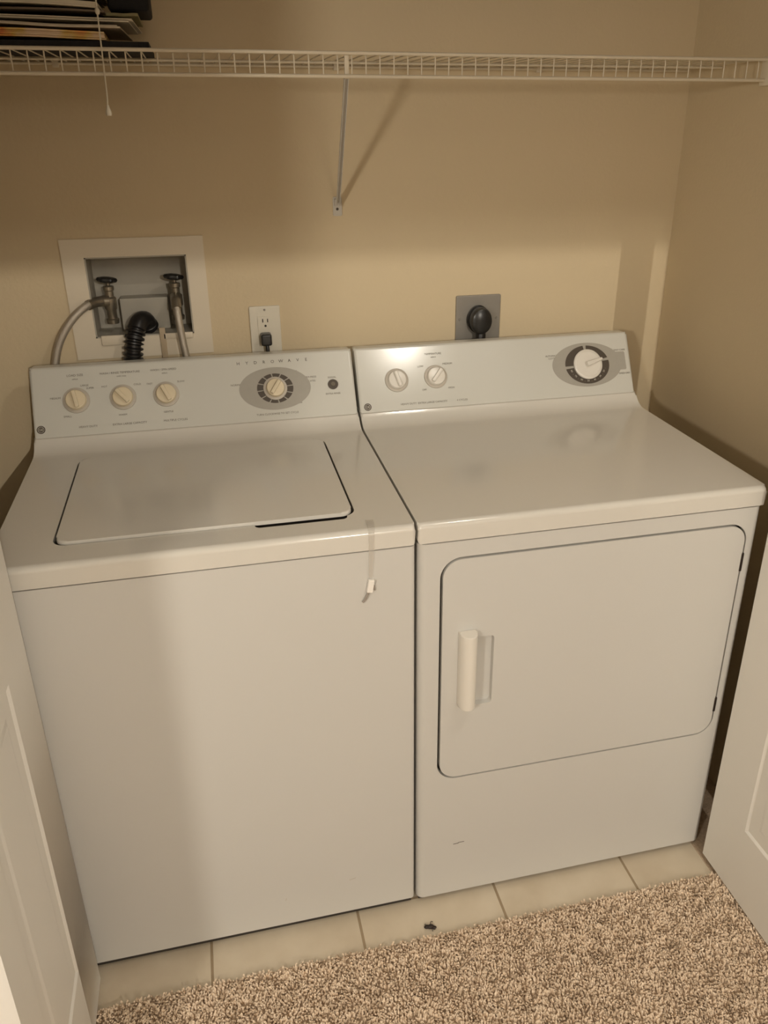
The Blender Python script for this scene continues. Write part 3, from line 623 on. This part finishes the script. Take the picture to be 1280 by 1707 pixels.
# ------------------------------------------------------------------ carpet pile
def pile(x0, x1, y0, y1, s):
    nx = int((x1 - x0) / s); ny = int((y1 - y0) / s)
    X, Y = np.meshgrid(x0 + (np.arange(nx) + .5) * s, y0 + (np.arange(ny) + .5) * s); X = X.ravel(); Y = Y.ravel(); n = len(X)
    X = X + rng.normal(0, s * .35, n); Y = np.minimum(Y + rng.normal(0, s * .35, n), y1 - .0005)
    # clumps: neighbouring tufts lean alike
    cs = .011; gx = rng.normal(0, 1, (400, 400)); gy = rng.normal(0, 1, (400, 400)); gc = rng.uniform(0, 1, (400, 400))
    ix = ((X - x0 + 1) / cs).astype(int) % 400; iy = ((Y - y0 + 1) / cs).astype(int) % 400
    ang = np.arctan2(gy[ix, iy], gx[ix, iy]) + rng.normal(0, .6, n); lean = rng.uniform(.0012, .0042, n)
    h = rng.uniform(.007, .0125, n); edge = Y > y1 - .012; h[edge] *= rng.uniform(.55, 1.0, edge.sum())
    dx = np.cos(ang) * lean; dy = np.sin(ang) * lean; w = rng.uniform(.0016, .0025, n)
    lv = [(0, 0, 1.0), (.35, .5, 1.15), (.85, .88, 1.1), (1.3, .95, .55)]; nv = 3; V = np.zeros((n, len(lv) * nv, 3), np.float32)
    ph = rng.uniform(0, 2 * PI, n); tw = rng.uniform(-1.2, 1.2, n)
    for i, (f, zf, wf) in enumerate(lv):
        for k in range(nv):
            a = ph + 2 * PI * k / nv + tw * i
            V[:, i * nv + k, 0] = X + dx * f + np.cos(a) * w * wf; V[:, i * nv + k, 1] = Y + dy * f + np.sin(a) * w * wf; V[:, i * nv + k, 2] = .001 + h * zf + (np.sin(a) * w * .5 if i == 3 else 0)
    F = []
    for i in range(len(lv) - 1):
        for k in range(nv): F.append((i * nv + k, i * nv + (k + 1) % nv, (i + 1) * nv + (k + 1) % nv, (i + 1) * nv + k))
    F = np.array(F); t = (len(lv) - 1) * nv
    Q = (F[None] + (np.arange(n) * len(lv) * nv)[:, None, None]).reshape(-1)
    T = (np.array([t, t + 1, t + 2])[None] + (np.arange(n) * len(lv) * nv)[:, None]).reshape(-1)
    me = bpy.data.meshes.new('carpet_pile'); me.vertices.add(n * len(lv) * nv); me.vertices.foreach_set('co', V.ravel())
    nq = n * len(F); me.loops.add(nq * 4 + n * 3); me.loops.foreach_set('vertex_index', np.concatenate([Q, T]).astype(np.int32))
    me.polygons.add(nq + n); ls = np.concatenate([np.arange(nq) * 4, nq * 4 + np.arange(n) * 3]).astype(np.int32); me.polygons.foreach_set('loop_start', ls)
    me.update(); me.validate()
    at = me.attributes.new('yarn', 'FLOAT', 'POINT'); c = np.clip(.55 * gc[iy, ix] + .45 * rng.uniform(0, 1, n) + rng.normal(0, .08, n), 0, 1)
    at.data.foreach_set('value', np.repeat(c, len(lv) * nv).astype(np.float32))
    o = link('carpet_pile', me, M['yarn'], smooth=60); tag(o, 'beige and brown twisted carpet pile in front of the tiles', 'carpet', kind='stuff'); return o
pile(-.76, .80, -.52, -.0865, .0042)

# ------------------------------------------------------------------ hall lamps, with one added fill
def lamp(name, bulbs, rad, label, wall=None):
    loc = bulbs[0][0]; r = root(name, loc, label, 'lamp')
    bm = newbm()
    if wall is None:
        x0 = min(b[0][0] for b in bulbs); x1 = max(b[0][0] for b in bulbs)
        box(bm, (x0 - .06, loc[1] - .05, CZ - .014), (x1 + .06, loc[1] + .05, CZ - .001), .004)
    else: box(bm, (wall, loc[1] - .05, loc[2] - .08), (wall + .012, loc[1] + .05, loc[2] + .08), .003)
    place(finish('lamp_base', bm, M['lamp']), r)
    for p, watts in bulbs:
        bm = newbm()
        if wall is None: tube(bm, [(p[0], p[1], CZ - .013), (p[0], p[1], p[2] + rad + .003)], .012, 12)
        else: tube(bm, [(wall + .01, p[1], p[2]), (p[0] - rad - .004, p[1], p[2])], .010, 12)
        place(finish('lamp_socket', bm, M['lamp']), r)
        d = bpy.data.lights.new(name, 'POINT'); d.energy = watts; d.shadow_soft_size = rad; d.color = LAMP_COL
        o = bpy.data.objects.new('bulb', d); COL.objects.link(o); o.location = p; place(o, r)
lamp('ceiling_lamp', [(CEIL_LAMP, CEIL_W)], CEIL_R, 'small ceiling lamp just outside the closet opening')
lamp('ceiling_lamp', [(FAR_LAMP, FAR_W)], FAR_R, 'bright ceiling lamp in the far room beyond the hall doorway')
lamp('ceiling_lamp', [(HALL_FILL, HALL_FILL_W)], HALL_FILL_R, 'added fill lamp in the hall behind the viewer')  # unseen lamp added as fill for the darker walls
lamp('wall_lamp', [(SIDE_LAMP, SIDE_W)], SIDE_R, 'round wall lamp on the left wall of the hall', wall=-2.3)

for o_ in bpy.data.objects:   # flat faces beside rounded edges stay flat
    if o_.type == 'MESH' and o_.name.split('.')[0] in ('console', 'top_deck', 'lid', 'cabinet', 'door', 'handle', 'door_leaf', 'plug_body', 'cover_plate', 'knob_skirt', 'selector_knob', 'timer_knob', 'clip_body', 'pouch_body', 'support_brace', 'box_shell'):
        m_ = o_.modifiers.new('flat_normals', 'WEIGHTED_NORMAL'); m_.keep_sharp = True; m_.weight = 100
